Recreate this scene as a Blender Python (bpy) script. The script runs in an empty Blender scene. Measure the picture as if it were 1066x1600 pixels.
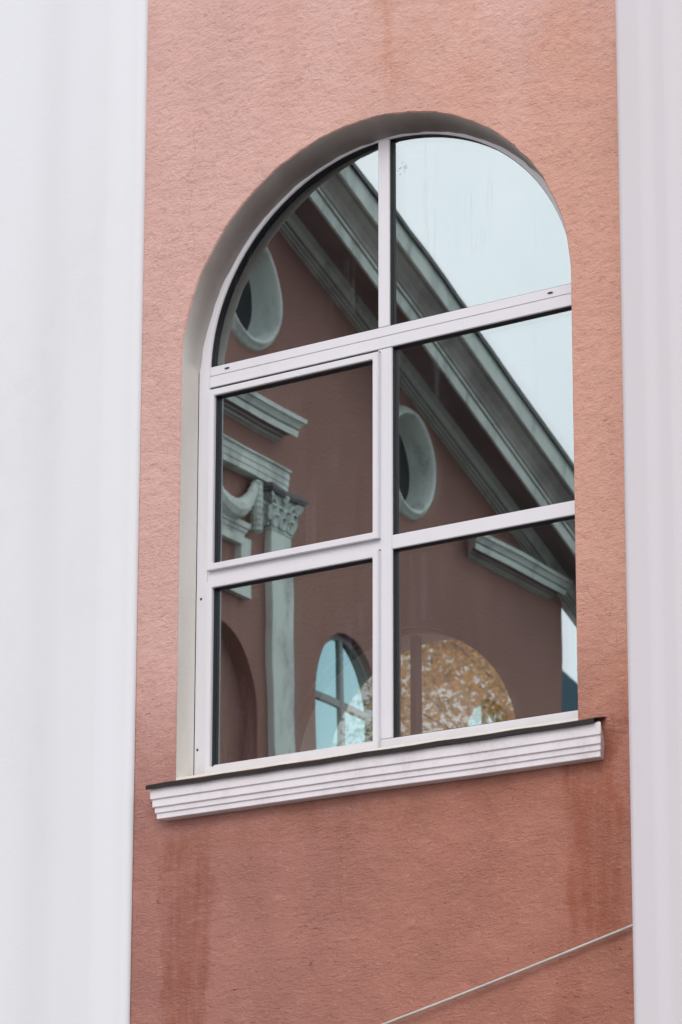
import bpy, bmesh, math, random
import numpy as np
from mathutils import Vector, Matrix
from mathutils.geometry import tessellate_polygon
random.seed(7)
PI = math.pi
scene = bpy.context.scene
COL = scene.collection

# ------------------------------------------------------------------ camera
GROUND = -3.8                      # z = 0 is the foot of the arched window, one storey up
cam_d = bpy.data.cameras.new('camera')
cam = bpy.data.objects.new('camera', cam_d); COL.objects.link(cam)
yaw, pitch, roll, F = math.radians(37.2526), math.radians(15.3111), math.radians(0.138), 5653.8
fw = Vector((-math.sin(yaw)*math.cos(pitch), math.cos(yaw)*math.cos(pitch), math.sin(pitch)))
ri = Vector((math.cos(yaw), math.sin(yaw), 0)); up = ri.cross(fw)
r2 = ri*math.cos(roll) + up*math.sin(roll); u2 = -ri*math.sin(roll) + up*math.cos(roll)
cam.matrix_world = Matrix(((r2.x, u2.x, -fw.x, 6.36787), (r2.y, u2.y, -fw.y, -8.50957), (r2.z, u2.z, -fw.z, -2.17851), (0, 0, 0, 1)))
cam_d.sensor_fit = 'VERTICAL'; cam_d.sensor_height = 36.0
cam_d.lens = F/1600*36.0
cam_d.clip_start = 0.1; cam_d.clip_end = 3000
cam_d.dof.use_dof = True; cam_d.dof.focus_distance = 11.4; cam_d.dof.aperture_fstop = 10.0
scene.camera = cam

# ------------------------------------------------------------------ world, sun, exposure
SUN_EL, SUN_AZ = math.radians(42), math.radians(158)      # azimuth from +y, clockwise
w = bpy.data.worlds.new('World'); scene.world = w; w.use_nodes = True
nt = w.node_tree; nt.nodes.clear()
out = nt.nodes.new('ShaderNodeOutputWorld'); bg = nt.nodes.new('ShaderNodeBackground')
sky = nt.nodes.new('ShaderNodeTexSky'); sky.sky_type = 'NISHITA'; sky.sun_disc = False
sky.sun_elevation = SUN_EL; sky.sun_rotation = SUN_AZ; sky.air_density = 1.0; sky.dust_density = 2.0
tc = nt.nodes.new('ShaderNodeTexCoord'); nz = nt.nodes.new('ShaderNodeTexNoise')
nz.inputs['Scale'].default_value = 2.2; nz.inputs['Detail'].default_value = 4
cr = nt.nodes.new('ShaderNodeValToRGB')
cr.color_ramp.elements[0].position = .36; cr.color_ramp.elements[0].color = (7.95, 8.0, 8.35, 1)
cr.color_ramp.elements[1].position = .64; cr.color_ramp.elements[1].color = (9.15, 9.0, 9.25, 1)
mx = nt.nodes.new('ShaderNodeMixRGB'); mx.inputs[0].default_value = .86
nt.links.new(tc.outputs['Generated'], nz.inputs['Vector']); nz2 = nt.nodes.new('ShaderNodeTexNoise'); nz2.inputs['Scale'].default_value = 19; nz2.inputs['Detail'].default_value = 5
am = nt.nodes.new('ShaderNodeMath'); am.operation = 'MULTIPLY_ADD'; am.inputs[1].default_value = .5
sm = nt.nodes.new('ShaderNodeMath'); sm.operation = 'MULTIPLY'; sm.inputs[1].default_value = .5
nt.links.new(tc.outputs['Generated'], nz2.inputs['Vector']); nt.links.new(nz.outputs['Fac'], sm.inputs[0])
nt.links.new(nz2.outputs['Fac'], am.inputs[0]); nt.links.new(sm.outputs[0], am.inputs[2]); nt.links.new(am.outputs[0], cr.inputs[0])
# thin cloud glows broadly round the hidden sun
dp = nt.nodes.new('ShaderNodeVectorMath'); dp.operation = 'DOT_PRODUCT'
dp.inputs[1].default_value = (math.sin(SUN_AZ+.25)*math.cos(.55), math.cos(SUN_AZ+.25)*math.cos(.55), math.sin(.55))
mr = nt.nodes.new('ShaderNodeMapRange'); mr.interpolation_type = 'SMOOTHSTEP'
for i_, k_ in enumerate((-.6, 1.0, 1.22, 1.72)): mr.inputs[i_+1].default_value = k_
ml = nt.nodes.new('ShaderNodeVectorMath'); ml.operation = 'SCALE'
nt.links.new(tc.outputs['Generated'], dp.inputs[0]); nt.links.new(dp.outputs['Value'], mr.inputs[0])
nt.links.new(cr.outputs[0], ml.inputs[0]); nt.links.new(mr.outputs[0], ml.inputs['Scale'])
nt.links.new(sky.outputs[0], mx.inputs[1]); nt.links.new(ml.outputs[0], mx.inputs[2])
nt.links.new(mx.outputs[0], bg.inputs[0]); bg.inputs[1].default_value = .10
nt.links.new(bg.outputs[0], out.inputs[0])
sl = bpy.data.lights.new('sun', 'SUN'); sl.energy = 0.7; sl.angle = math.radians(25); sl.color = (1, .96, .9)
so = bpy.data.objects.new('sun', sl); COL.objects.link(so)
sd = Vector((math.sin(SUN_AZ)*math.cos(SUN_EL), math.cos(SUN_AZ)*math.cos(SUN_EL), math.sin(SUN_EL)))
so.rotation_euler = (-sd).to_track_quat('-Z', 'Y').to_euler(); so.location = (0, -20, 30)
vs = scene.view_settings
vs.view_transform = 'Standard'; vs.look = 'None'; vs.gamma = 1; vs.use_curve_mapping = False; vs.exposure = 0.40
cy = scene.cycles
cy.max_bounces = 10; cy.transparent_max_bounces = 20; cy.glossy_bounces = 6; cy.diffuse_bounces = 4
cy.use_denoising = True
try: cy.denoiser = 'OPENIMAGEDENOISE'; cy.denoising_input_passes = 'RGB_ALBEDO_NORMAL'
except Exception: pass
cy.caustics_reflective = False

# ------------------------------------------------------------------ helpers
def lk(o, parent=None):
    COL.objects.link(o)
    if parent: o.parent = parent
    return o
def tag(o, label=None, cat=None, group=None, kind=None):
    if label: o['label'] = label
    if cat: o['category'] = cat
    if group: o['group'] = group
    if kind: o['kind'] = kind
    return o
def empty(name, loc=(0, 0, 0), rz=0):
    o = bpy.data.objects.new(name, None); o.location = loc; o.rotation_euler = (0, 0, rz); o.empty_display_size = .1
    return lk(o)
def mesh_obj(name, verts, faces, mat, parent=None, smooth=False, mats=None, midx=None):
    m = bpy.data.meshes.new(name); m.from_pydata([tuple(v) for v in verts], [], faces)
    for x in (mats or [mat]): m.materials.append(x)
    if midx: m.polygons.foreach_set('material_index', midx)
    if smooth: m.polygons.foreach_set('use_smooth', [True]*len(m.polygons))
    m.update()
    return lk(bpy.data.objects.new(name, m), parent)
def bm_obj(name, bm, mat, parent=None, smooth=False, bevel=0, seg=2):
    bmesh.ops.recalc_face_normals(bm, faces=bm.faces)
    if bevel:
        es = [e for e in bm.edges if len(e.link_faces) == 2 and e.calc_face_angle(0) > .6]
        bmesh.ops.bevel(bm, geom=es, offset=bevel, segments=seg, affect='EDGES', clamp_overlap=True)
    m = bpy.data.meshes.new(name); bm.to_mesh(m); bm.free(); m.materials.append(mat)
    if smooth: m.polygons.foreach_set('use_smooth', [True]*len(m.polygons))
    return lk(bpy.data.objects.new(name, m), parent)
def add_box(bm, x0, x1, y0, y1, z0, z1):
    v = [bm.verts.new(p) for p in ((x0,y0,z0),(x1,y0,z0),(x1,y1,z0),(x0,y1,z0),(x0,y0,z1),(x1,y0,z1),(x1,y1,z1),(x0,y1,z1))]
    for f in ((0,3,2,1),(4,5,6,7),(0,1,5,4),(1,2,6,5),(2,3,7,6),(3,0,4,7)): bm.faces.new([v[i] for i in f])
def box(name, x0, x1, y0, y1, z0, z1, mat, parent=None, bevel=0):
    bm = bmesh.new(); add_box(bm, x0, x1, y0, y1, z0, z1)
    return bm_obj(name, bm, mat, parent, bevel=bevel)
def add_sweep(bm, prof, ends):
    """prof: closed list of 2D points; ends: list of functions (a, b) -> 3D point, one per station."""
    rings = [[bm.verts.new(f(a, b)) for a, b in prof] for f in ends]
    n = len(prof)
    for r0, r1 in zip(rings, rings[1:]):
        for i in range(n): bm.faces.new((r0[i], r0[(i+1) % n], r1[(i+1) % n], r1[i]))
    for r, rev in ((rings[0], True), (rings[-1], False)):
        idx = tessellate_polygon([[Vector((a, b, 0)) for a, b in prof]])
        for t in idx:
            try: bm.faces.new([r[i] for i in t])
            except ValueError: pass
def ring_obj(name, outer, inner, y0, y1, mat, parent=None, smooth=False, bevel=0, back=True):
    """frame between two closed loops of equal length in the xz plane, from depth y0 (front) to y1."""
    n = len(outer); bm = bmesh.new()
    A = [bm.verts.new((x, y0, z)) for x, z in outer]; B = [bm.verts.new((x, y0, z)) for x, z in inner]
    C = [bm.verts.new((x, y1, z)) for x, z in outer]; D = [bm.verts.new((x, y1, z)) for x, z in inner]
    for i in range(n):
        j = (i+1) % n
        bm.faces.new((A[i], A[j], B[j], B[i])); bm.faces.new((B[i], B[j], D[j], D[i]))
        bm.faces.new((D[i], D[j], C[j], C[i])); bm.faces.new((C[i], C[j], A[j], A[i]))
    return bm_obj(name, bm, mat, parent, smooth=smooth, bevel=bevel)
def poly_holes(name, outer, holes, f, mat, parent=None):
    loops = [outer] + holes
    pts = [p for l in loops for p in l]
    tris = tessellate_polygon([[Vector((a, b, 0)) for a, b in l] for l in loops])
    return mesh_obj(name, [f(a, b) for a, b in pts], [tuple(t) for t in tris], mat, parent)
def tube(name, pts, r, mat, parent=None, n=8, cap=True):
    bm = bmesh.new(); add_tube(bm, pts, r, n)
    return bm_obj(name, bm, mat, parent, smooth=True)
def add_tube(bm, pts, r, n=8):
    pts = [Vector(p) for p in pts]; rings = []
    rr = r if isinstance(r, (list, tuple)) else [r]*len(pts)
    for i, p in enumerate(pts):
        d = (pts[min(i+1, len(pts)-1)] - pts[max(i-1, 0)]).normalized()
        a = d.orthogonal().normalized() if i == 0 else (rings_a - d*rings_a.dot(d)).normalized()
        rings_a = a; b = d.cross(a)
        rings.append([bm.verts.new(p + (a*math.cos(2*PI*k/n) + b*math.sin(2*PI*k/n))*rr[i]) for k in range(n)])
    for r0, r1 in zip(rings, rings[1:]):
        for k in range(n): bm.faces.new((r0[k], r0[(k+1) % n], r1[(k+1) % n], r1[k]))
    bm.faces.new(rings[0][::-1]); bm.faces.new(rings[-1])

# ------------------------------------------------------------------ materials
class NT:
    def __init__(s, name):
        s.m = bpy.data.materials.new(name); s.m.use_nodes = True; s.t = s.m.node_tree
        s.b = s.t.nodes['Principled BSDF']; s.o = s.t.nodes['Material Output']
        s.co = s.n('ShaderNodeTexCoord').outputs['Object']
    def n(s, k): return s.t.nodes.new(k)
    def set(s, inp, v):
        if isinstance(v, (int, float)): inp.default_value = v
        elif isinstance(v, (tuple, list)): inp.default_value = v if len(v) == len(inp.default_value) else (*v, 1)
        else: s.t.links.new(v, inp)
    def noise(s, vec, scale, detail=3, rough=.5, dist=0):
        x = s.n('ShaderNodeTexNoise'); s.set(x.inputs['Vector'], vec); x.inputs['Scale'].default_value = scale
        x.inputs['Detail'].default_value = detail; x.inputs['Roughness'].default_value = rough; x.inputs['Distortion'].default_value = dist
        return x.outputs['Fac']
    def mapping(s, scale=(1, 1, 1), rot=(0, 0, 0), vec=None):
        x = s.n('ShaderNodeMapping'); s.set(x.inputs['Vector'], vec or s.co)
        x.inputs['Scale'].default_value = scale; x.inputs['Rotation'].default_value = rot
        return x.outputs[0]
    def math(s, op, a, b=0, c=0, clamp=False):
        x = s.n('ShaderNodeMath'); x.operation = op; x.use_clamp = clamp
        s.set(x.inputs[0], a); s.set(x.inputs[1], b)
        if op in ('MULTIPLY_ADD',): s.set(x.inputs[2], c)
        return x.outputs[0]
    def ramp(s, v, a, b, lo=0, hi=1, smooth=True):
        x = s.n('ShaderNodeMapRange'); x.interpolation_type = 'SMOOTHSTEP' if smooth else 'LINEAR'
        s.set(x.inputs[0], v)
        for i, k in enumerate((a, b, lo, hi)): x.inputs[i+1].default_value = k
        return x.outputs[0]
    def mix(s, f, a, b, mode='MIX'):
        x = s.n('ShaderNodeMixRGB'); x.blend_type = mode
        s.set(x.inputs[0], f); s.set(x.inputs[1], a); s.set(x.inputs[2], b)
        return x.outputs[0]
    def bump(s, h, strength, dist, normal=None):
        x = s.n('ShaderNodeBump'); s.set(x.inputs['Height'], h); x.inputs['Strength'].default_value = strength
        x.inputs['Distance'].default_value = dist
        if normal: s.t.links.new(normal, x.inputs['Normal'])
        return x.outputs[0]
    def base(s, c, rough=.8, spec=.3):
        s.set(s.b.inputs['Base Color'], c); s.set(s.b.inputs['Roughness'], rough); s.set(s.b.inputs['Specular IOR Level'], spec)
    def normal(s, v): s.t.links.new(v, s.b.inputs['Normal'])
    def xyz(s):
        x = s.n('ShaderNodeSeparateXYZ'); s.set(x.inputs[0], s.co); return x.outputs

def plaster_near():
    s = NT('pink_render'); X, Y, Z = s.xyz()
    big = s.noise(s.co, 2.3, 4, .6); med = s.noise(s.co, 9, 6, .68)
    wob = s.math('MULTIPLY_ADD', s.noise(s.mapping((1, 1, .5)), 7, 4, .65), .22, -.11)
    xw = s.math('ADD', X, wob); zw = s.math('ADD', Z, s.math('MULTIPLY', wob, 1.6))
    lowf = s.ramp(zw, .55, -.30, 0, 1)                      # damp, less faded paint below sill height, plus painted-in light falloff
    right = s.ramp(xw, -.9, .95, 0, 1)
    top = s.mix(right, (.64, .40, .355), (.635, .352, .275))
    bot = s.mix(right, (.455, .215, .178), (.475, .208, .152))
    c = s.mix(lowf, top, bot)
    # pale bleached field high up
    c = s.mix(s.math('MULTIPLY', s.ramp(zw, 1.5, 2.4), s.ramp(big, .35, .65)), c, (.68, .435, .385))
    drip = s.noise(s.mapping((1, 1, .10)), 38, 4, .6)
    def stain(x0, x1, soft, z0, z1, zs, amt):
        a = s.math('MULTIPLY', s.ramp(xw, x0-soft, x0+soft), s.ramp(xw, x1+soft, x1-soft))
        b = s.math('MULTIPLY', s.ramp(zw, z0-zs, z0+zs), s.ramp(zw, z1+zs, z1-zs))
        return s.math('MULTIPLY', s.math('MULTIPLY', s.math('MULTIPLY', a, b), s.ramp(med, .25, .62, .35, 1)), s.ramp(drip, .35, .6, .55*amt, amt*1.1))
    for (args, colr) in (((-.785, -.61, .022, -1.4, -.20, .07, .62), (.31, .10, .065)),
                         ((.71, .90, .022, -.66, -.04, .06, .78), (.385, .13, .082)),
                         ((.63, .74, .05, -1.3, -.62, .12, .5), (.37, .13, .09)),
                         ((.78, 1.0, .05, .02, .14, .06, .4), (.56, .24, .15)),
                         ((.05, .11, .03, 2.06, 2.5, .06, .42), (.55, .25, .15)),
                         ((.0, .14, .05, 2.02, 2.22, .06, .28), (.56, .27, .18)),
                         ((-.36, -.28, .05, 2.1, 2.8, .15, .25), (.55, .29, .22)),
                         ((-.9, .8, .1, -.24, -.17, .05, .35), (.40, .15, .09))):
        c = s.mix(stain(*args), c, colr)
    # float marks: fine horizontal ragged ripples, scattered short pits, coarser lower down
    patch0 = s.noise(s.co, 4.2, 4, .6)
    v1 = s.mapping((1, 1, 2.4), (0, .12, 0))
    rip0 = s.noise(v1, 21, 9, .76, .6); rip1 = s.noise(s.mapping((1, 1, 2.0), (0, -.25, 0)), 60, 6, .7, .4)
    rip = s.math('ADD', s.math('MULTIPLY', rip0, s.ramp(patch0, .35, .65, .75, .45, False)), s.math('MULTIPLY', rip1, s.ramp(patch0, .35, .65, .25, .55, False))); fine = s.noise(s.mapping((1, 1, 1.5)), 190, 4, .65)
    pit = s.noise(s.mapping((1, 1, 2.9), (0, -.08, 0)), 40, 3, .5, .9); patch = s.noise(s.co, 6.5, 3, .6)
    pitm = s.math('MULTIPLY', s.ramp(pit, .335, .28), s.ramp(patch, .40, .60))
    c = s.mix(s.math('MULTIPLY', pitm, s.ramp(lowf, 0, 1, .35, .75)), c, (.20, .07, .05))
    c = s.mix(s.ramp(rip, .50, .34, .0, .44), c, (.33, .13, .09))
    c = s.mix(s.ramp(rip, .52, .68, .0, .26), c, (.82, .56, .47))
    c = s.mix(s.ramp(fine, .62, .75, .0, .20), c, (.30, .12, .09))
    vo = s.n('ShaderNodeTexVoronoi'); vo.feature = 'DISTANCE_TO_EDGE'; vo.inputs['Scale'].default_value = 1.5
    wv = s.n('ShaderNodeVectorMath'); wv.operation = 'MULTIPLY_ADD'; nv = s.n('ShaderNodeTexNoise'); nv.inputs['Scale'].default_value = 4.5; nv.inputs['Detail'].default_value = 8
    s.t.links.new(s.co, nv.inputs['Vector']); s.t.links.new(nv.outputs['Color'], wv.inputs[0]); wv.inputs[1].default_value = (.34, .34, .34); s.t.links.new(s.co, wv.inputs[2])
    s.t.links.new(wv.outputs[0], vo.inputs['Vector'])
    crack = s.math('MULTIPLY', s.ramp(vo.outputs['Distance'], .0042, .0012), s.ramp(s.noise(s.co, 2.1, 3), .50, .60))
    c = s.mix(s.math('MULTIPLY', crack, .22), c, (.22, .08, .06))
    s.base(c, .92, .12)
    h = s.math('ADD', s.math('MULTIPLY', rip, 1.6), s.math('MULTIPLY', fine, .7))
    h = s.math('SUBTRACT', h, s.math('MULTIPLY', pitm, .45))
    n1 = s.bump(s.math('ADD', med, s.math('MULTIPLY', s.noise(s.mapping((1, 1, 1.5)), 16, 6, .7), .8)), .6, .02)
    bp = s.n('ShaderNodeBump'); s.set(bp.inputs['Height'], h); bp.inputs['Distance'].default_value = .009
    s.set(bp.inputs['Strength'], s.math('MULTIPLY', s.ramp(lowf, 0, 1, .6, 1.0), s.ramp(patch0, .3, .7, .7, 1.0))); s.t.links.new(n1, bp.inputs['Normal'])
    s.normal(bp.outputs[0])
    return s.m
def plaster_far():
    s = NT('dull_pink_render'); X, Y, Z = s.xyz()
    a = s.noise(s.mapping((1, 1, .6)), 1.1, 5, .6); b = s.noise(s.mapping((1.4, 1, .35)), 2.6, 5, .6)
    c = s.mix(s.ramp(a, .35, .65), (.325, .18, .152), (.285, .16, .14))
    c = s.mix(s.ramp(b, .5, .72, 0, .4), c, (.24, .12, .105))
    c = s.mix(s.ramp(s.noise(s.co, 16, 4), .4, .7, 0, .2), c, (.32, .17, .14))
    s.base(c, .9, .15); s.normal(s.bump(s.noise(s.co, 40, 4), .5, .02))
    return s.m
def white_paint(name, col, dirt=(.5, .47, .42), amt=.25, rough=.6, scale=3, bumps=.0012):
    s = NT(name)
    a = s.noise(s.mapping((1, 1, .35)), scale, 5, .65); b = s.noise(s.co, scale*12, 4, .6)
    f = s.math('MULTIPLY', s.ramp(a, .42, .75), s.ramp(b, .3, .7, .4, 1))
    c = s.mix(s.math('MULTIPLY', f, amt), col, dirt)
    s.base(c, rough, .35); s.normal(s.bump(s.noise(s.co, 90, 4), .4, bumps))
    return s.m
def pvc():
    s = NT('white_pvc')
    a = s.noise(s.mapping((1, 1, .5)), 6, 5, .7); b = s.noise(s.co, 130, 3, .6)
    c = s.mix(s.ramp(a, .45, .8, 0, .22), (.675, .665, .70), (.53, .50, .49))
    X, Y, Z = s.xyz()
    c = s.mix(s.math('MULTIPLY', s.ramp(Z, .08, -.01), s.ramp(a, .3, .6, .2, .5)), c, (.55, .50, .44))
    s.base(c, .38, .5); s.normal(s.bump(b, .08, .0006))
    return s.m
def reveal_mat():
    s = NT('cream_reveal_paint'); X, Y, Z = s.xyz()
    a = s.noise(s.mapping((1, 1, .4)), 5, 5, .65); b = s.noise(s.co, 60, 5, .65)
    c = s.mix(s.ramp(a, .35, .7, 0, .55), (.78, .75, .71), (.68, .64, .57))
    c = s.mix(s.ramp(b, .66, .74, 0, .6), c, (.34, .27, .22))
    c = s.mix(s.math('MULTIPLY', s.math('MULTIPLY', s.ramp(Z, 1.30, 1.75), s.ramp(X, .55, .15, .15, 1)), s.ramp(a, .2, .7, .55, 1)), c, (.44, .38, .35))   # shade of the down-facing arch head painted in
    s.base(c, .8, .2); s.normal(s.bump(b, .35, .003))
    return s.m
def plain(name, col, rough=.6, metal=0, var=.15, scale=8, dark=None):
    s = NT(name); a = s.noise(s.co, scale, 4, .6)
    c = s.mix(s.ramp(a, .3, .7, 0, var*2), col, dark or tuple(x*.55 for x in col))
    s.base(c, rough, .4); s.b.inputs['Metallic'].default_value = metal
    s.normal(s.bump(s.noise(s.co, scale*8, 3), .2, .002))
    return s.m
def glass(name, refl, tint, rtint, dirt=0.0):
    """a thin pane: part of the light goes straight through, part is mirrored, more so at a grazing angle."""
    s = NT(name); s.t.nodes.remove(s.b)
    tr = s.n('ShaderNodeBsdfTransparent'); s.set(tr.inputs[0], tint)
    gl = s.n('ShaderNodeBsdfGlossy'); s.set(gl.inputs[0], rtint); gl.inputs['Roughness'].default_value = 0.0
    lw = s.n('ShaderNodeFresnel'); lw.inputs['IOR'].default_value = 1.5
    f = s.math('ADD', refl, s.math('MULTIPLY', lw.outputs[0], 1-refl))
    m1 = s.n('ShaderNodeMixShader'); s.set(m1.inputs[0], f); s.t.links.new(tr.outputs[0], m1.inputs[1]); s.t.links.new(gl.outputs[0], m1.inputs[2])
    res = m1.outputs[0]
    if dirt:
        d = s.n('ShaderNodeBsdfDiffuse'); s.set(d.inputs[0], (.45, .44, .43))
        run = s.noise(s.mapping((1, 1, .07)), 26, 5, .7); pat = s.noise(s.co, 5, 4, .6); sp = s.noise(s.co, 120, 3, .6)
        X, Y, Z = s.xyz()
        ff = s.math('MULTIPLY', s.math('MULTIPLY', s.ramp(run, .52, .74), s.ramp(pat, .42, .62)), .20*dirt)
        ff = s.math('ADD', ff, .012*dirt)
        ff = s.math('ADD', ff, s.math('MULTIPLY', s.ramp(sp, .72, .78), .08*dirt))
        dx = s.math('MULTIPLY', s.math('SUBTRACT', X, .052), 45); dz = s.math('MULTIPLY', s.math('SUBTRACT', Z, 1.865), 38)
        dd = s.math('ADD', s.math('POWER', dx, 2), s.math('POWER', dz, 2))
        sm = s.math('MULTIPLY', s.ramp(dd, 1.0, .2), s.ramp(s.noise(s.co, 70, 3), .48, .55))
        ff = s.math('ADD', ff, s.math('MULTIPLY', sm, .45)); s.set(d.inputs[0], (.30, .30, .33))
        m2 = s.n('ShaderNodeMixShader'); s.set(m2.inputs[0], ff); s.t.links.new(res, m2.inputs[1]); s.t.links.new(d.outputs[0], m2.inputs[2])
        res = m2.outputs[0]
    s.t.links.new(res, s.o.inputs[0])
    return s.m

M = dict(
    pink=plaster_near(), pinkfar=plaster_far(), pvc=pvc(), reveal=reveal_mat(),
    pil_l=white_paint('white_pilaster_paint', (.68, .70, .73), (.60, .60, .62), .5, .7, 1.2, .001),
    pil_r=white_paint('pinkish_white_pilaster_paint', (.585, .555, .585), (.55, .53, .53), .5, .7, 1.2, .001),
    sillw=white_paint('sill_paint', (.76, .725, .755), (.42, .37, .36), .45, .6, 7, .002),
    trim=white_paint('trim_paint', (.66, .74, .70), (.17, .18, .175), .9, .8, 4.0, .008),
    flash=plain('dark_sheet_metal', (.030, .024, .022), .45, .3, .3, 20),
    rubber=plain('black_rubber', (.012, .012, .016), .5, 0, .1), spacer=plain('grey_spacer', (.34, .28, .25), .5, .1, .1), innerfr=plain('inner_frame_paint', (.85, .78, .70), .6, 0, .1),
    slot=plain('slot_shadow', (.05, .045, .04), .8), screw=plain('rusty_screw', (.12, .07, .05), .6),
    cable=plain('grey_cable_sheath', (.52, .50, .47), .5, 0, .2, 30),
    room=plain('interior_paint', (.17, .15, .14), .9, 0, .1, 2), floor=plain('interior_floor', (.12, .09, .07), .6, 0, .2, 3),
    revin=white_paint('interior_reveal_paint', (.85, .86, .85), (.6, .6, .58), .3),
    framein=plain('brown_frame', (.16, .12, .11), .5),
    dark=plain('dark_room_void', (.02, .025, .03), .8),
    roof=plain('dark_roof_sheet', (.06, .065, .07), .5, .2, .3, 4),
    ground=plain('paving', (.15, .145, .14), .9, 0, .2, .8),
    framefar=plain('grey_window_frame', (.22, .23, .23), .6), dirtshade=plain('dirty_shaded_moulding', (.36, .35, .32), .8, 0, .4, 3, (.17, .155, .155)), soffit=plain('shaded_soffit', (.28, .20, .205), .9, 0, .4, 2),  # grooves and soffit darkened in colour for shade; the cyma is also dirty
    bark=plain('bark', (.10, .075, .055), .95, 0, .3, 12),
    bluewall=plain('slate_blue_cladding', (.07, .17, .23), .5, 0, .2, 2), greywall=plain('pale_grey_wall', (.6, .62, .63), .8, 0, .1, 2),
)
M['glass_out'] = glass('outer_pane_glass', .42, (.90, .92, .90), (.81, .915, .925), .6)
M['glass_in'] = glass('inner_pane_glass', .08, (.92, .92, .90), (.66, .90, .88), 0)
M['glass_back'] = glass('pane_inner_face', 0.0, (.98, .99, .98), (.3, .3, .3), 0)
M['glass_far'] = glass('blue_tinted_pane', .55, (.25, .35, .38), (.36, .56, .60), 0)
M['glass_clear'] = glass('clear_pane', .02, (.93, .93, .91), (.9, .9, .9), 0)

# ------------------------------------------------------------------ arched opening
R, ZS, ASP = .75, 1.3343, .9016
def arch_loop(r, zb, n=48, cx=0, zs=ZS, asp=ASP, x_in=None, drop=0):
    """closed loop: bottom right, up the right jamb, over the arch, down to bottom left."""
    L = [(cx+r, zb)]
    L += [(cx + r*math.cos(PI*i/n), zs + asp*r*math.sin(PI*i/n)) for i in range(n+1)]
    L += [(cx-r, zb)]
    return L
def rough_loop(L, amp):
    rnd = random.Random(3); ph = [rnd.uniform(0, 6) for _ in range(4)]
    o = []
    for i, (x, z) in enumerate(L):
        k = amp*(math.sin(i*.9+ph[0])*.5 + math.sin(i*2.3+ph[1])*.4 + rnd.uniform(-.5, .5))
        d = math.hypot(x, z-ZS) or 1
        o.append((x + k*x/d, z + (k*(z-ZS)/d if z > ZS else 0)))
    return o

# ---- the wall -----------------------------------------------------------------
wall = empty('rendered_wall', (0, 0, GROUND))
tag(wall, 'salmon pink roughcast wall around the arched window, stained darker below the sill', 'wall')
def P(o): o.location.z -= GROUND; return o          # children of a thing based at ground level
hole = rough_loop(arch_loop(R, -.012, 72), .0022)
# the wall sheet itself, its arris round the opening turned in over 4 mm
WO = [(-1.30, GROUND), (1.30, GROUND), (1.30, 4.2), (-1.30, 4.2)]
hole_o = [(x + .004*x/max(math.hypot(x, z-ZS if z > ZS else 0), .01), z + (.004*(z-ZS)/math.hypot(x, z-ZS) if z > ZS else 0)) for x, z in hole]
P(poly_holes('render_face', WO, [hole_o], lambda a, b: (a, 0, b), M['pink'], wall))
n = len(hole)
vv = [(x, 0, z) for x, z in hole_o] + [(x, .004, z) for x, z in hole]
P(mesh_obj('arris', vv, [(i, i+1, n+i+1, n+i) for i in range(n-1)], M['pink'], wall, smooth=True))
def splay(x, z, d):
    if z <= ZS: return (x, z)
    t = math.hypot(x, z-ZS); k = (z-ZS)/t
    return (x - d*math.sqrt(k)*x/t, z - d*math.sqrt(k)*(z-ZS)/t)
n3 = [(x, .004, z) for x, z in hole]; n4 = [(splay(x, z, .037)[0], .0885, splay(x, z, .037)[1]) for x, z in hole]; vv = n3 + n4
vv += [(x, .0886, z) for x, z in [splay(x, z, -.06) for x, z in hole]]
P(mesh_obj('reveal', vv, [(k*n+i, k*n+i+1, (k+1)*n+i+1, (k+1)*n+i) for k in (0, 1) for i in range(n-1)] , M['reveal'], wall, smooth=True))
P(box('window_ledge', -.76, .80, .006, .34, -.05, -.003, M['reveal'], wall))
# rest of the facade out of the picture
for x0, x1 in ((-6.5, -1.30), (1.30, 7.5)):
    P(box('side_bay', x0, x1, .002, .34, GROUND, 4.2, M['pink'], wall))
P(poly_holes('inner_face', [(-6.5, GROUND), (7.5, GROUND), (7.5, 4.2), (-6.5, 4.2)], [arch_loop(R+.003, -.002, 48)], lambda a, b: (a, .343, b), M['room'], wall))

# ---- pilasters ------------------------------------------------------------------
def pilaster(name, prof, label, mat):
    o = empty(name, (prof[0][0], 0, GROUND)); tag(o, label, 'pilaster')
    st = [(0.0, .008), (1.0, .006), (3.0, .004), (5.0, .002), (8.0, 0)]; n = len(prof)
    V = [(a - prof[0][0], b - t_, z) for z, t_ in st for a, b in prof]
    sg = 1 if prof[-1][0] > prof[0][0] else -1
    Fc = [(k*n+i, k*n+i+1, (k+1)*n+i+1, (k+1)*n+i)[::sg] for k in range(len(st)-1) for i in range(n-1)]
    m0 = len(V); V += [(a - prof[0][0], b, 8.0) for a, b in prof]
    c0 = len(V); V.append(((prof[0][0]+prof[-1][0])/2 - prof[0][0], 0, 8.0))
    Fc += [(m0+i, m0+i+1, c0) for i in range(n-1)]
    mesh_obj('shaft', V, Fc, mat, o, smooth=True)
    return o
def arc(cx, cy_, r, a0, a1, n=8): return [(cx + r*math.cos(math.radians(a0+(a1-a0)*i/n)), cy_ + r*math.sin(math.radians(a0+(a1-a0)*i/n))) for i in range(n+1)]
PJ = .16
def ss(x, a, b):
    t = max(0, min(1, (x-a)/(b-a))); return t*t*(3-2*t)
def soft_profile(x0, x1, depth, n=150):
    pts = [(x0, .001)]; sg = 1 if x1 > x0 else -1; L_ = abs(x1-x0)
    for i in range(n+1):
        d = L_*(i/n)**1.6; pts.append((x0 + sg*d, -depth(d)))
    return pts + [(x1, .001)]
rnd_in = lambda d, r_: math.sqrt(max(0, 1-(1-min(1, d/r_))**2))       # quarter-round arris
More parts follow.
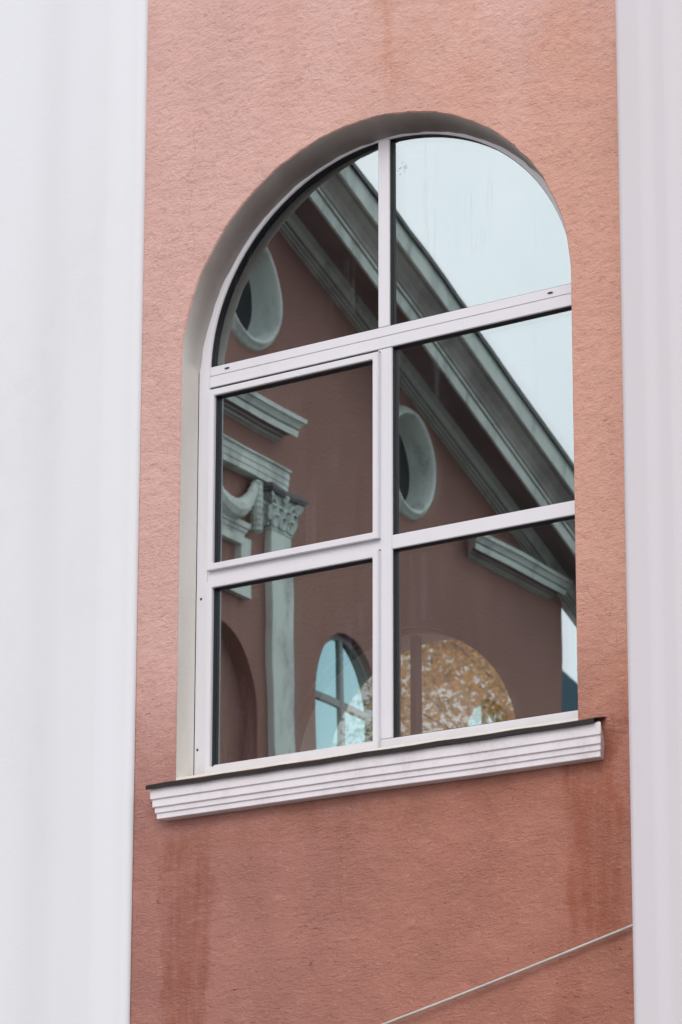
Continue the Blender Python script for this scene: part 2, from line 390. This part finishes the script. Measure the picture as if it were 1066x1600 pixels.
profL = soft_profile(-.915, -2.0, lambda d: .022*rnd_in(d, .03) + .022*ss(d, .02, .14) - .022*ss(d, .28, .46) + .030*ss(d, .46, .75))
profR = soft_profile(.990, 1.80, lambda d: .16*rnd_in(d, .052) - .010*ss(d, .11, .16) - .022*ss(d, .19, .26) + .014*ss(d, .27, .42))
pilaster('pilaster', profL, 'white painted pilaster with soft fluting left of the arched window', M['pil_l'])
pilaster('pilaster', profR, 'pinkish white moulded pilaster right of the arched window where the cable ends', M['pil_r'])

# ---- the window -----------------------------------------------------------------
win = empty('arched_window', (0, .09, 0))
tag(win, 'white framed arched window with six panes reflecting a pink gabled wing', 'window')
def Wn(o): o.location.y -= .09; return o
FY = .09
fr_out = arch_loop(R-.0005, .0005, 64); fr_in = arch_loop(.703, .042, 64)
frame = Wn(ring_obj('frame', fr_out, fr_in, FY, FY+.07, M['pvc'], win, bevel=.0025))
GY = .110            # outer pane face, fixed lights
XL, XR = -.0296, .0147
Wn(box('transom', -.7025, .7025, FY+.001, FY+.062, 1.318, 1.3493, M['pvc'], win, .002))
tr1 = Wn(box('transom', -.7025, .7025, FY-.001, FY+.062, 1.279, 1.3165, M['pvc'], win, .002))
Wn(box('transom', -.7025, XR-.03, FY, FY+.062, .634, .672, M['pvc'], win, .002))
Wn(box('transom', .0245, .7025, FY, FY+.062, .630, .6742, M['pvc'], win, .002))
Wn(box('mullion', XL, XR, FY+.0015, FY+.038, 1.350, ZS+.9016*.7035, M['pvc'], win, .002))
Wn(box('mullion', -.030, .024, FY+.0005, FY+.038, .0425, 1.2785, M['pvc'], win, .002))
for x, z in ((-.633, 1.334), (.617, 1.334)):
    bm = bmesh.new()
    q = [bm.verts.new((x+.010*math.cos(2*PI*k/12), FY-.0015, z+.0028*math.sin(2*PI*k/12))) for k in range(12)]
    q2 = [bm.verts.new((v.co.x, FY+.004, v.co.z)) for v in q]
    bm.faces.new(q[::-1])
    for k in range(12): bm.faces.new((q[k], q[(k+1) % 12], q2[(k+1) % 12], q2[k]))
    Wn(bm_obj('drain_slot', bm, M['slot'], win))
for x, z in ((-.728, .584), (-.735, .098)):
    bm = bmesh.new(); bmesh.ops.create_uvsphere(bm, u_segments=10, v_segments=6, radius=.0042)
    o = bm_obj('screw', bm, M['screw'], win, True); o.location = (x, FY-.0905, z)

def pane(name, parent, x0, x1, z0, z1, y, mat, k=(0, 0, 0, 0, 0), arch=None, off=Vector((0, 0, 0)), N=22):
    """slightly bowed pane: k = second-order surface (x2, z2, xz, x, z) in metres over the half size."""
    cx, cz, hx, hz = (x0+x1)/2, (z0+z1)/2, (x1-x0)/2, (z1-z0)/2
    V = []; Fc = []; mi = []
    for s_ in (0, 1):
        for i in range(N+1):
            x = x0 + (x1-x0)*i/N
            zt = z1 if not arch else min(z1, ZS + ASP*arch*math.sqrt(max(0, 1-(x/arch)**2)))
            zt = max(zt, z0+.0005)
            for j in range(N+1):
                z = z0 + (zt-z0)*j/N
                u_, v_ = (x-cx)/hx, (z-cz)/hz
                b = 1.1e-5*math.sin(17*x+9*z+5*cx) + .8e-5*math.sin(23*z-11*x+7*cz) + k[0]*(u_*u_-1) + k[1]*(v_*v_-1) + k[2]*u_*v_ + k[3]*u_ + k[4]*v_
                V.append((x-off.x, y+b+s_*.004-off.y, z-off.z))
    n1 = (N+1)**2
    for s_ in (0, 1):
        for i in range(N):
            for j in range(N):
                a = s_*n1 + i*(N+1)+j; q = (a, a+N+1, a+N+2, a+1)
                Fc.append(q if s_ == 0 else q[::-1]); mi.append(s_)
    return mesh_obj(name, V, Fc, None, parent, smooth=True, mats=[mat, M['glass_back']], midx=mi)
SASH = Vector((0, .09, 0))
def glazing(parent, x0, x1, z0, z1, y, k, arch=None, off=Vector((0, .09, 0)), loop=None):
    pane('pane', parent, x0-.006, x1+.006, z0-.006, z1+.006, y, M['glass_out'], k, arch, off)
    pane('inner_pane', parent, x0-.006, x1+.006, z0-.006, z1+.006, y+.021, M['glass_in'], (-k[0]*.8, -k[1]*.8, k[2]*.5, k[3]-.00022, k[4]), arch, off)
    # black glazing gasket standing proud of the glass, dark spacer between the panes
    L = loop or [(x1, z0), (x1, z1), (x0, z1), (x0, z0)]
    cx = sum(p[0] for p in L)/len(L); cz = sum(p[1] for p in L)/len(L)
    def inset(d):
        o = []; m_ = len(L)
        for i in range(m_):
            a, b, c = Vector(L[i-1]), Vector(L[i]), Vector(L[(i+1) % m_])
            n1 = Vector((-(b-a).y, (b-a).x)).normalized(); n2 = Vector((-(c-b).y, (c-b).x)).normalized()
            t = (n1+n2); t = t/max(t.dot(n1), .2) if t.length > 1e-6 else n1
            o.append((b.x + t.x*d, b.y + t.y*d))
        return o
    sh = lambda LL: [(a-off.x, b-off.z) for a, b in LL]
    g = ring_obj('gasket', sh(inset(-.004)), sh(inset(.0022)), y-.0140-off.y, y-.0008-off.y, M['rubber'], parent)
    s_ = ring_obj('spacer', sh(inset(-.004)), sh(inset(.0025)), y+.0052-off.y, y+.0202-off.y, M['spacer'], parent)
    if off is SASH: s2 = ring_obj('inner_frame', sh(inset(-.004)), sh(inset(.0028)), y+.0265-off.y, y+.055-off.y, M['innerfr'], parent)
# two fixed lights in the arch, two on the right side
def quarter(side, xi, z0, r=.703, n=28):
    pts = []
    th0 = math.asin(max(-1, min(1, (z0-ZS)/(ASP*r)))); th1 = math.acos(abs(xi)/r)
    for i in range(n+1):
        t = th0 + (th1-th0)*i/n; pts.append((r*math.cos(t), ZS + ASP*r*math.sin(t)))
    if side > 0: return [(xi, z0)] + pts          # counter-clockwise seen from the front (-y)
    return [(xi, z0)] + [(-a, b) for a, b in pts[::-1]][::1] if False else [(-a, b) for a, b in pts[::-1]] + [(xi, z0)]
K = dict(tl=(.00004, .00003, .0003, 0, .0005), tr=(.00002, .00003, .0002, .0, -.0003), mr=(.00009, .00010, 0, 0, 0), br=(.00002, .00003, .0, 0, 0), ml=(.00005, .00006, 0, 0, 0), bl=(.00003, .00003, .0002, -.0003, .0))
QL = quarter(-1, XL, 1.3493); QR = quarter(1, XR, 1.3493)
glazing(win, -.703, XL, 1.3493, 1.975, GY, K['tl'], .709, loop=QL)
glazing(win, XR, .703, 1.3493, 1.975, GY, K['tr'], .709, loop=QR)
glazing(win, .024, .703, .6742, 1.279, GY, K['mr'])
glazing(win, .024, .703, .042, .630, GY, K['br'])
# two sashes on the left, proud of the frame
for (z0, z1, k) in ((.668, 1.268, K['ml']), (.012, .632, K['bl'])):
    x0, x1 = -.695, -.018
    off = Vector((0, .09, 0))
    L0 = [(x1, z0), (x1, z1), (x0, z1), (x0, z0)]; w_ = .022
    L1 = [(x1-w_, z0+w_), (x1-w_, z1-w_), (x0+w_, z1-w_), (x0+w_, z0+w_)]
    Wn(ring_obj('sash_shadow_gap', [(x1-.001, z0+.001), (x1-.001, z1+.003), (x0-.0018, z1+.003), (x0-.0018, z0+.001)], [(x1-.01, z0+.01), (x1-.01, z1-.01), (x0+.01, z1-.01), (x0+.01, z0+.01)], .0865, .12, M['rubber'], win))  # dark ring added to draw the shadow gap round the sash
    sash = ring_obj('sash', L0, L1, .075-.09, .135-.09, M['pvc'], win, bevel=.002)
    glazing(sash, x0+w_, x1-w_, z0+w_, z1-w_, .100, k, off=SASH)
# sill
sill = Wn(bm_obj('sill', (lambda bm: (add_sweep(bm, [(.0, -.020), (-.053, -.040), (-.052, -.0735), (-.047, -.0755), (-.0465, -.0985), (-.041, -.1005), (-.0405, -.1165), (-.036, -.118), (-.0355, -.1345), (-.030, -.136), (0.0, -.137), (.05, -.137), (.05, -.020)],
       [lambda a, b: (-.762 + a*.85*(1 if a < 0 else 0), a, b), lambda a, b: (.0, a, b+.0015), lambda a, b: (.4, a, b-.001), lambda a, b: (.822 - a*.8*(1 if a < 0 else 0), a, b)]), bm)[1])(bmesh.new()), M['sillw'], win, bevel=.0008))
# dark sheet metal over the sill, in two lapped lengths, drip edge turned down
def flashing(x0, x1, dz):
    bm = bmesh.new()
    prof = [(.092, .004), (-.060, -.028), (-.064, -.031), (-.064, -.043), (-.0615, -.043), (-.0615, -.032), (-.058, -.0305), (.092, .0015)]
    add_sweep(bm, prof, [(lambda x_, e: (lambda a, b: (x_, a, b+dz+e)))(x0 + (x1-x0)*i/10, .0012*math.sin(i*2.1+x0*9)) for i in range(11)])
    o = Wn(bm_obj('sill_flashing', bm, M['flash'], win)); return o
flashing(-.815, -.0620, .0); flashing(-.0615, .848, .0012)

# ---- cable ------------------------------------------------------------------------
pts = []
for i in range(41):
    t = i/40; x = -.905 + (1.02+.905)*t
    z = -1.045 + (.605*.71)*t*0 + (-.60+1.045)*t
    zz = -.60 - .2268*(1.02-x)*1.0 - .018*math.sin(PI*t)
    pts.append((x, -.014 - .004*math.sin(PI*t), zz))
cb = tube('cable', pts, .0043, M['cable'])
tag(cb, 'thin grey cable strung slantwise across the stained wall below the sill', 'cable')

# ---- the room behind the glass -----------------------------------------------------
YB = 6.0
RCX, RZS = -4.30, 1.475
def setting(o): tag(o, kind='structure'); return o
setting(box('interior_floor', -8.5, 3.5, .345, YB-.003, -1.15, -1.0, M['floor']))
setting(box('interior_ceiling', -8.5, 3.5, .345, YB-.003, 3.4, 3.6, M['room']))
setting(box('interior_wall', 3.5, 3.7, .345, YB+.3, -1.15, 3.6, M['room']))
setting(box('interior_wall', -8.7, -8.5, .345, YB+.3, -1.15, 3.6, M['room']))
rw = empty('rear_wall', (RCX, YB, GROUND)); tag(rw, 'dark rear wall of the room behind the glass, with an arched opening', 'wall')
def Rw(o): o.location = (-RCX, -YB, -GROUND); return o
rh = arch_loop(.735, RZS-1.33, 48, RCX, RZS)
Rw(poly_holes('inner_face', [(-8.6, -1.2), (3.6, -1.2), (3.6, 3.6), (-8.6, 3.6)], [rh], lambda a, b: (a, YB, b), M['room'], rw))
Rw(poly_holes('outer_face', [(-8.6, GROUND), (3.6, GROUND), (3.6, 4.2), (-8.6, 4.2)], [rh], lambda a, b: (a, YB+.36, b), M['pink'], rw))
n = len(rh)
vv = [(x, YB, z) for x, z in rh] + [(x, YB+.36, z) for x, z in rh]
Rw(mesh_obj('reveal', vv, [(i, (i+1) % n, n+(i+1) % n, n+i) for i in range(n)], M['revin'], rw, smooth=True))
rwin = empty('rear_window', (RCX, YB+.03, RZS-1.33)); tag(rwin, 'arched rear window seen through the room, with autumn leaves outside', 'window')
def Rx(o): o.location = (-RCX, -YB-.03, -(RZS-1.33)); return o
Rx(ring_obj('frame', arch_loop(.734, RZS-1.329, 40, RCX, RZS), arch_loop(.712, RZS-1.285, 40, RCX, RZS), YB+.03, YB+.09, M['framein'], rwin))
Rx(box('mullion', RCX+.055, RCX+.09, YB+.031, YB+.085, RZS-1.284, RZS+.62, M['framein'], rwin))
Rx(box('transom', RCX-.711, RCX+.711, YB+.033, YB+.083, RZS-.16, RZS-.10, M['framein'], rwin))
Rx(poly_holes('pane', arch_loop(.72, RZS-1.29, 40, RCX, RZS), [], lambda a, b: (a, YB+.06, b), M['glass_clear'], rwin))

# ---- reflected wing: a real building standing off to the left, seen in the glass ----
YG = .108
A = math.radians(10.4)
wing = empty('gabled_wing', (-8.5288, 2*YG-11.5867, GROUND), math.atan2(-math.cos(A), -math.sin(A)))
tag(wing, 'dull pink gabled wing with white cornices and round windows, mirrored in the panes', 'building')
def G(o): o.location.z = -GROUND; return o
SL = .33; ENDS = 3.19; APX = -4.5
ztop = lambda s: 5.95 - SL*s if s > APX else 5.95 - SL*(2*APX - s)
WC = [(-.60, 3.15, .5), (1.85, 3.15, .5)]
def win_hole(cx, zs, r, zb, n=28): return [(cx+r, zb)] + [(cx+r*math.cos(PI*i/n), zs+r*math.sin(PI*i/n)) for i in range(n+1)] + [(cx-r, zb)]
def circ(cx, cz, r, n=40): return [(cx+r*math.cos(2*PI*i/n), cz+r*math.sin(2*PI*i/n)) for i in range(n)]
OC = [(.35, 5.125), (-2.13, 5.745)]
holes = [win_hole(cx, zs, r, 1.9) for cx, zs, r in WC] + [win_hole(-2.45, 2.84, .5, 1.5)] + [circ(cx, cz, .37) for cx, cz in OC]
G(poly_holes('wall', [(-7.5, GROUND), (ENDS, GROUND), (ENDS, ztop(ENDS)), (APX, ztop(APX)), (-7.5, ztop(-7.5))], holes, lambda a, b: (a, 0, b), M['pinkfar'], wing))
def tubehole(name, L, d, mat, back=None):
    n_ = len(L); vv = [(x, 0, z) for x, z in L] + [(x, -d, z) for x, z in L]
    o = G(mesh_obj(name, vv, [(i, (i+1) % n_, n_+(i+1) % n_, n_+i) for i in range(n_)], mat, wing, smooth=True))
    return o
for L in holes[:2]: tubehole('reveal', L, .30, M['pinkfar'])
tubehole('niche', holes[2], .12, M['pinkfar'])
G(poly_holes('niche_back', holes[2], [], lambda a, b: (a, -.12, b), M['pinkfar'], wing))
for i, (cx, zs, r) in enumerate(WC):
    LO = win_hole(cx, zs, r-.002, 1.902); LI = win_hole(cx, zs, r-.045, 1.95)
    fr = G(ring_obj('window_frame', LO, LI, -.05, -.11, M['framefar'], wing))
    bm = bmesh.new(); add_box(bm, cx-.028, cx+.022, -.105, -.052, 1.95, zs+r-.045); add_box(bm, cx-r+.04, cx-.0285, -.102, -.054, zs-.03, zs+.02); add_box(bm, cx+.0225, cx+r-.04, -.102, -.054, zs-.03, zs+.02)
    bm_obj('glazing_bar', bm, M['framefar'], fr)
    poly_holes('pane', win_hole(cx, zs, r-.04, 1.94), [], lambda a, b: (a, -.07, b), M['glass_far'], fr)
    poly_holes('dark_room_sheet', win_hole(cx, zs, r-.01, 1.91), [], lambda a, b: (a, -.29, b), M['dark'], fr)  # dark sheet standing in for the unlit room behind the pane
# round windows: deep splayed white surround with a rolled lip
for cx, cz in OC:
    prof = [(.335, -.15), (.34, -.14), (.345, -.06), (.352, -.02), (.366, .03), (.372, .05), (.385, .058), (.40, .055), (.405, .035), (.425, .03), (.435, .012), (.44, -.002)]
    nseg = 48; V = []; Fc = []
    for i in range(nseg):
        a = 2*PI*i/nseg
        for rr, nn in prof: V.append((cx+rr*math.cos(a), nn, cz+rr*math.sin(a)))
    m_ = len(prof)
    for i in range(nseg):
        for j in range(m_-1):
            Fc.append((i*m_+j, ((i+1) % nseg)*m_+j, ((i+1) % nseg)*m_+j+1, i*m_+j+1))
    oc = G(mesh_obj('oculus_surround', V, Fc, M['trim'], wing, smooth=True))
    poly_holes('round_pane', circ(cx, cz, .338), [], lambda a, b: (a, -.145, b), M['dark'], oc)
# raking cornice
RAK = [(5.83, 0), (5.83, .018), (5.852, .02), (5.855, .035), (5.872, .038), (5.875, .055), (5.90, .06), (5.93, .085), (5.985, .10), (5.99, .12), (5.945, .33), (5.90, .345), (5.90, .365), (5.995, .37), (6.0, .385), (6.02, .39), (6.028, .40), (6.06, .405), (6.11, .425), (6.15, .455), (6.172, .47), (6.178, .49), (6.195, .50), (6.355, .505), (6.36, .49), (6.36, -.05), (5.84, -.05)]
RAKM = {1: 1, 3: 1, 5: 1, 8: 2, 9: 2, 10: 2, 13: 1, 15: 1, 16: 1, 17: 1, 18: 1, 19: 1, 20: 1, 21: 1}  # faces with shade in their colour: grooves and dirty cyma, then the soffit
HB = lambda nn: .06 + .03*min(1, max(0, nn)/.3)
def rake(s0, s1, sgn):
    bm = bmesh.new()
    f = lambda s: (lambda h, nn: (s, nn, h - HB(nn) - SL*s if sgn > 0 else h - HB(nn) - SL*(2*APX-s)))
    add_sweep(bm, RAK, [f(s0), f(s1)])
    o = G(bm_obj('raking_cornice', bm, M['trim'], wing)); o.data.materials.append(M['dirtshade']); o.data.materials.append(M['soffit'])
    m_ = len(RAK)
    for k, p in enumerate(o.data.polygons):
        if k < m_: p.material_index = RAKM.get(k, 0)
    return o
rake(APX, 3.75, 1); rake(-7.5, APX, -1)
bm = bmesh.new()       # dark roof covering with a thin drip edge over the cornice
RC = [(6.362, .53), (6.345, .53), (6.345, .525), (6.36, .508), (6.362, -7), (6.385, -7), (6.385, .53)]
st = []
for i in range(31):
    s = APX + (3.78-APX)*i/30; e = .006*math.sin(i*1.7) + .004*math.sin(i*4.3)
    st.append((lambda s, e: (lambda h, nn: (s, nn, h - .09 + e - SL*s)))(s, e))
add_sweep(bm, RC, st); G(bm_obj('roof', bm, M['roof'], wing))
bm = bmesh.new(); add_sweep(bm, RC, [lambda h, nn: (-7.5, nn, h-.09-SL*(2*APX+7.5)), lambda h, nn: (APX, nn, h-.09-SL*APX)]); G(bm_obj('roof', bm, M['roof'], wing))
# return walls
G(box('side_wall', ENDS-.15, ENDS, -7, -.002, GROUND, 5.2, M['pinkfar'], wing))
# horizontal cornice stubs, mitred back into the wall at their free ends
STB = [(4.755, 0), (4.755, .018), (4.775, .022), (4.780, .04), (4.80, .045), (4.802, .06), (4.815, .075), (4.80, .115), (4.795, .12), (4.84, .125), (4.842, .105), (4.852, .105), (4.856, .13), (4.875, .14), (4.892, .155), (4.894, .165), (4.925, .168), (4.94, .0)]
def stub(s0, s1, m0, m1, dz=0):
    bm = bmesh.new()
    add_sweep(bm, [(a, b) for b, a in STB], [lambda nn, h: (s0 - m0*nn, nn, h+dz), lambda nn, h: (s1 + m1*nn, nn, h+dz)])
    o = G(bm_obj('cornice_return', bm, M['trim'], wing)); o.data.materials.append(M['dirtshade']); o.data.materials.append(M['soffit'])
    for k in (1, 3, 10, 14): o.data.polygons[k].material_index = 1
    for k in (5, 6): o.data.polygons[k].material_index = 2  # stub grooves and soffit take the shade-darkened colours too
    return o
stub(-3.9, -1.67, 1, 1); stub(1.42, 2.88, 1, 1, -.09)
# entablature over the pilasters
ENT = [(4.392, .0), (4.392, .085), (4.435, .085), (4.437, .09), (4.48, .09), (4.482, .095), (4.525, .095), (4.53, .10), (4.535, .11), (4.547, .11), (4.55, 0)]
bm = bmesh.new(); add_sweep(bm, [(a, b) for b, a in ENT], [lambda nn, h: (-3.88-nn*.5, nn, h), lambda nn, h: (-1.66 + nn*.5, nn, h)])
G(bm_obj('entablature', bm, M['trim'], wing))
def corinthian(sc):
    """pilaster of the Corinthian kind: shaft, necking, two rows of leaves, volutes and a dark abacus."""
    w2 = .15
    sh = G(box('pilaster_shaft', sc-w2, sc+w2, .0, .10, GROUND, 4.0950, M['trim'], wing, .006))
    ab = bmesh.new()
    zc = 4.3450
    # concave-sided abacus
    loop = []
    for (ax, ay, bx, by) in ((-.27, .0, -.27, .24), (-.27, .24, .27, .24), (.27, .24, .27, .0)):
        for i in range(7):
            t = i/7; x = ax+(bx-ax)*t; y = ay+(by-ay)*t
            if by == ay: y -= .045*math.sin(PI*t)
            loop.append((x, y))
    loop.append((.27, .0))
    for (z0, z1, sca) in ((4.3450, 4.3600, .93), (4.3610, 4.3895, 1.0)):
        add_sweep(ab, [(a*sca, b*sca) for a, b in loop], [(lambda zz: (lambda a, b: (sc+a, b, zz)))(z0), (lambda zz: (lambda a, b: (sc+a, b, zz)))(z1)])
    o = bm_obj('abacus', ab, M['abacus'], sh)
    bell = bmesh.new()
    st_ = []
    for (z, k) in ((4.0900, 1.06), (4.1000, 1.1), (4.1100, 1.06), (4.1150, .98), (4.2100, 1.0), (4.2900, 1.12), (4.3440, 1.35)):
        st_.append((lambda z, k: (lambda a, b: (sc + a*k, b*k, z)))(z, k))
    add_sweep(bell, [(-w2, 0), (-w2, .10), (w2, .10), (w2, 0)], st_)
    # leaves: curled tongues
    def leaf(cx, cy_, ang, z0, h, wd):
        n_ = 7; L = []
        for i in range(n_):
            t = i/(n_-1)
            outw = .012 + .055*t**2.2; z = z0 + h*(t if t < .85 else .85 - (t-.85)*1.2)
            ww = wd*(.75+.5*math.sin(PI*min(t*1.1, 1)))*(1 if t < .8 else .55)
            row = []
            for q, dep in ((-1, 0), (-.55, .018), (0, .004), (.55, .018), (1, 0)):
                x = q*ww*.5; y = outw + dep
                row.append(bell.verts.new((sc + cx + x*math.cos(ang) - y*math.sin(ang)*-1*-1, cy_ + x*math.sin(ang) + y*math.cos(ang), z)))
            L.append(row)
        for a, b in zip(L, L[1:]):
            for i in range(4): bell.faces.new((a[i], a[i+1], b[i+1], b[i]))
    for x in (-.12, 0, .12): leaf(x, .10, 0, 4.1150, .11, .11)
    for x in (-.165, -.06, .06, .165): leaf(x, .10, 0, 4.1500, .145, .10)
    for s_ in (-1, 1):
        leaf(s_*.16, .05, -s_*PI/2, 4.1150, .11, .09); leaf(s_*.165, .07, -s_*PI/2, 4.1600, .14, .08)
        # corner volute
        pts_ = []
        for i in range(22):
            t = i/21; a = t*2.2*2*PI; rr = .045*(1-t*.85)
            pts_.append((sc + s_*(.20 + rr*math.cos(a)*.7), .16 + rr*math.cos(a)*.7, 4.3050 + rr*math.sin(a)))
        add_tube(bell, pts_, .011, 6)
        add_tube(bell, [(sc+s_*.05, .115, 4.2300), (sc+s_*.11, .13, 4.2900), (sc+s_*.2, .165, 4.3450)], .012, 6)
    add_tube(bell, [(sc, .15, 4.3200), (sc, .185, 4.3600)], .03, 8)
    cp = bm_obj('capital', bell, M['trim_dirt_shade'], sh)
    for q_ in (sh, o, cp):
        for v_ in q_.data.vertices: v_.co.y *= .55
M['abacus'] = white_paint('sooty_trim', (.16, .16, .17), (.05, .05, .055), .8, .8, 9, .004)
M['trim_dirt_shade'] = white_paint('weathered_shaded_capital', (.62, .72, .68), (.05, .055, .06), 1.0, .8, 22, .012)  # weathering, with dark noise standing in for shade in the carved recesses
corinthian(-1.655); corinthian(-3.75)
# festoon: swag between two hanging drops, and the moulded panel below
bm = bmesh.new()
pts = [(-2.06 - .68*t, .06, 4.34 - .24*(1-(2*t-1)**2)**.8 - .0) for t in [i/24 for i in range(25)]]
add_tube(bm, pts, [.022 + .045*math.sin(PI*i/24) + .006*(i % 2) for i in range(25)], 10)
G(bm_obj('festoon', bm, M['trim'], wing))
for s0 in (-2.03, -2.77):
    bm = bmesh.new()
    pts = [(s0, .06, 4.375 - .37*i/18) for i in range(19)]
    add_tube(bm, pts, [.040 + .006*(i % 2) - (.02 if i in (0, 18) else 0) for i in range(19)], 10)
    G(bm_obj('festoon_drop', bm, M['trim'], wing))
PAN = [(0, 3.95), (.03, 3.955), (.035, 3.98), (.045, 3.99), (.05, 4.01), (.06, 4.015), (.065, 4.05), (0, 4.055)]
bm = bmesh.new(); add_sweep(bm, PAN, [lambda nn, h: (-3.30-nn, nn, h), lambda nn, h: (-2.18+nn, nn, h)]); G(bm_obj('panel_cornice', bm, M['trim'], wing))
G(ring_obj('panel_surround', [(-2.08, 3.55), (-2.08, 3.948), (-3.40, 3.948), (-3.40, 3.55)], [(-2.21, 3.68), (-2.21, 3.90), (-3.24, 3.90), (-3.24, 3.68)], .05, .0, M['trim'], wing))

# ---- beyond the wing: a steep roofed block -------------------------------------------
blk = empty('slate_block', (-16.5, -25.2, GROUND), math.radians(-37)); tag(blk, 'dark teal steep roofed block beyond the corner of the gabled wing', 'building')
bm = bmesh.new(); add_sweep(bm, [(-3.4, 0), (3.4, 0), (3.4, 7.75), (0, 11.15), (-3.4, 7.75)], [lambda a, b: (a, 0, b), lambda a, b: (a, -9, b)])
bm_obj('wall', bm, M['bluewall'], blk)

# ---- autumn tree outside the rear window ----------------------------------------------
def leaf_mat():
    s = NT('autumn_leaves'); g = s.n('ShaderNodeObjectInfo')
    at = s.n('ShaderNodeAttribute'); at.attribute_name = 'tone'; v = at.outputs['Fac']
    rp = s.n('ShaderNodeValToRGB'); s.set(rp.inputs[0], v); e = rp.color_ramp.elements
    e[0].position = 0; e[0].color = (.20, .18, .05, 1); e[1].position = 1; e[1].color = (.95, .40, .04, 1)
    for p_, c_ in ((.3, (.55, .38, .12, 1)), (.55, (.85, .62, .20, 1)), (.78, (.92, .50, .12, 1))):
        x = e.new(p_); x.color = c_
    s.base(rp.outputs[0], .6, .3)
    tl = s.n('ShaderNodeBsdfTranslucent'); s.set(tl.inputs[0], rp.outputs[0]); ms = s.n('ShaderNodeMixShader'); ms.inputs[0].default_value = .7
    s.t.links.new(s.b.outputs[0], ms.inputs[1]); s.t.links.new(tl.outputs[0], ms.inputs[2]); s.t.links.new(ms.outputs[0], s.o.inputs[0])
    return s.m
M['leaf'] = leaf_mat()
def tree(x, y, h, rad, nleaf, seed, label, big=1.0):
    rnd = random.Random(seed); nr = np.random.RandomState(seed)
    t = empty('autumn_tree', (x, y, GROUND)); tag(t, label, 'tree', 'trees behind the building')
    bm = bmesh.new(); tips = []
    add_tube(bm, [(0, 0, 0), (.05, .03, h*.3), (-.05, .05, h*.55), (.02, 0, h*.9)], [.15, .10, .06, .02], 10)
    for i in range(26):
        a = i*2.4 + rnd.uniform(-.3, .3); z0 = h*rnd.uniform(.35, .85); ln = rad*rnd.uniform(.6, 1.05)
        p0 = Vector((0, 0, z0)); d = Vector((math.cos(a), math.sin(a), rnd.uniform(.1, .7)))
        p1 = p0 + d*ln*.5; p2 = p0 + d*ln + Vector((0, 0, .2))
        add_tube(bm, [p0, p1, p2], [.022, .013, .004], 6)
        for k in range(11):
            q0 = p0.lerp(p2, rnd.uniform(.3, 1)); e_ = Vector((rnd.uniform(-1, 1), rnd.uniform(-1, 1), rnd.uniform(-.5, .9)))*rad*.28
            add_tube(bm, [q0, q0+e_*.5, q0+e_], [.006, .004, .002], 4); tips += [q0+e_*.4, q0+e_*.8, q0+e_]
    bm_obj('trunk', bm, M['bark'], t, smooth=True)
    tp = np.array([tuple(p) for p in tips]); c = tp[nr.randint(0, len(tp), nleaf)] + nr.normal(0, .21, (nleaf, 3))
    a = nr.normal(size=(nleaf, 3)); a /= np.linalg.norm(a, axis=1)[:, None]
    b = np.cross(a, nr.normal(size=(nleaf, 3))); b /= np.linalg.norm(b, axis=1)[:, None]
    sz = nr.uniform(.0095, .021, (nleaf, 1))*big; n3 = np.cross(a, b)
    v = np.stack([c-a*sz*1.4, c+b*sz*.75+n3*sz*.2, c+a*sz*1.4, c-b*sz*.75+n3*sz*.2], 1).reshape(-1, 3)
    me = bpy.data.meshes.new('crown'); me.vertices.add(len(v)); me.vertices.foreach_set('co', v.ravel())
    me.loops.add(nleaf*4); me.loops.foreach_set('vertex_index', np.arange(nleaf*4)); me.polygons.add(nleaf)
    me.polygons.foreach_set('loop_start', np.arange(nleaf)*4); me.polygons.foreach_set('loop_total', np.full(nleaf, 4))
    me.update(); at = me.attributes.new('tone', 'FLOAT', 'FACE')
    tone = np.clip(nr.normal(.45, .22, nleaf) + .25*np.sin(c[:, 0]*3)*np.cos(c[:, 2]*4), 0, 1)
    at.data.foreach_set('value', tone); me.materials.append(M['leaf']); me.validate()
    o = lk(bpy.data.objects.new('crown', me), t); tag(o, kind='stuff')
tree(-6.9, 13.6, 9.6, 3.3, 90000, 4, 'orange and olive autumn tree seen through the rear arched window')
tree(-11.9, 20.5, 12.5, 4.0, 80000, 9, 'farther yellowing tree behind the orange one outside the rear window', 1.9)

# ---- ground ---------------------------------------------------------------------------
gnd = mesh_obj('ground', [(-400, -400, GROUND-.004), (400, -400, GROUND-.004), (400, 400, GROUND-.004), (-400, 400, GROUND-.004)], [(0, 1, 2, 3)], M['ground']); setting(gnd)
roof = setting(box('building_roof', -8.8, 7.6, -.0, YB+.6, 4.22, 4.4, M['roof']))
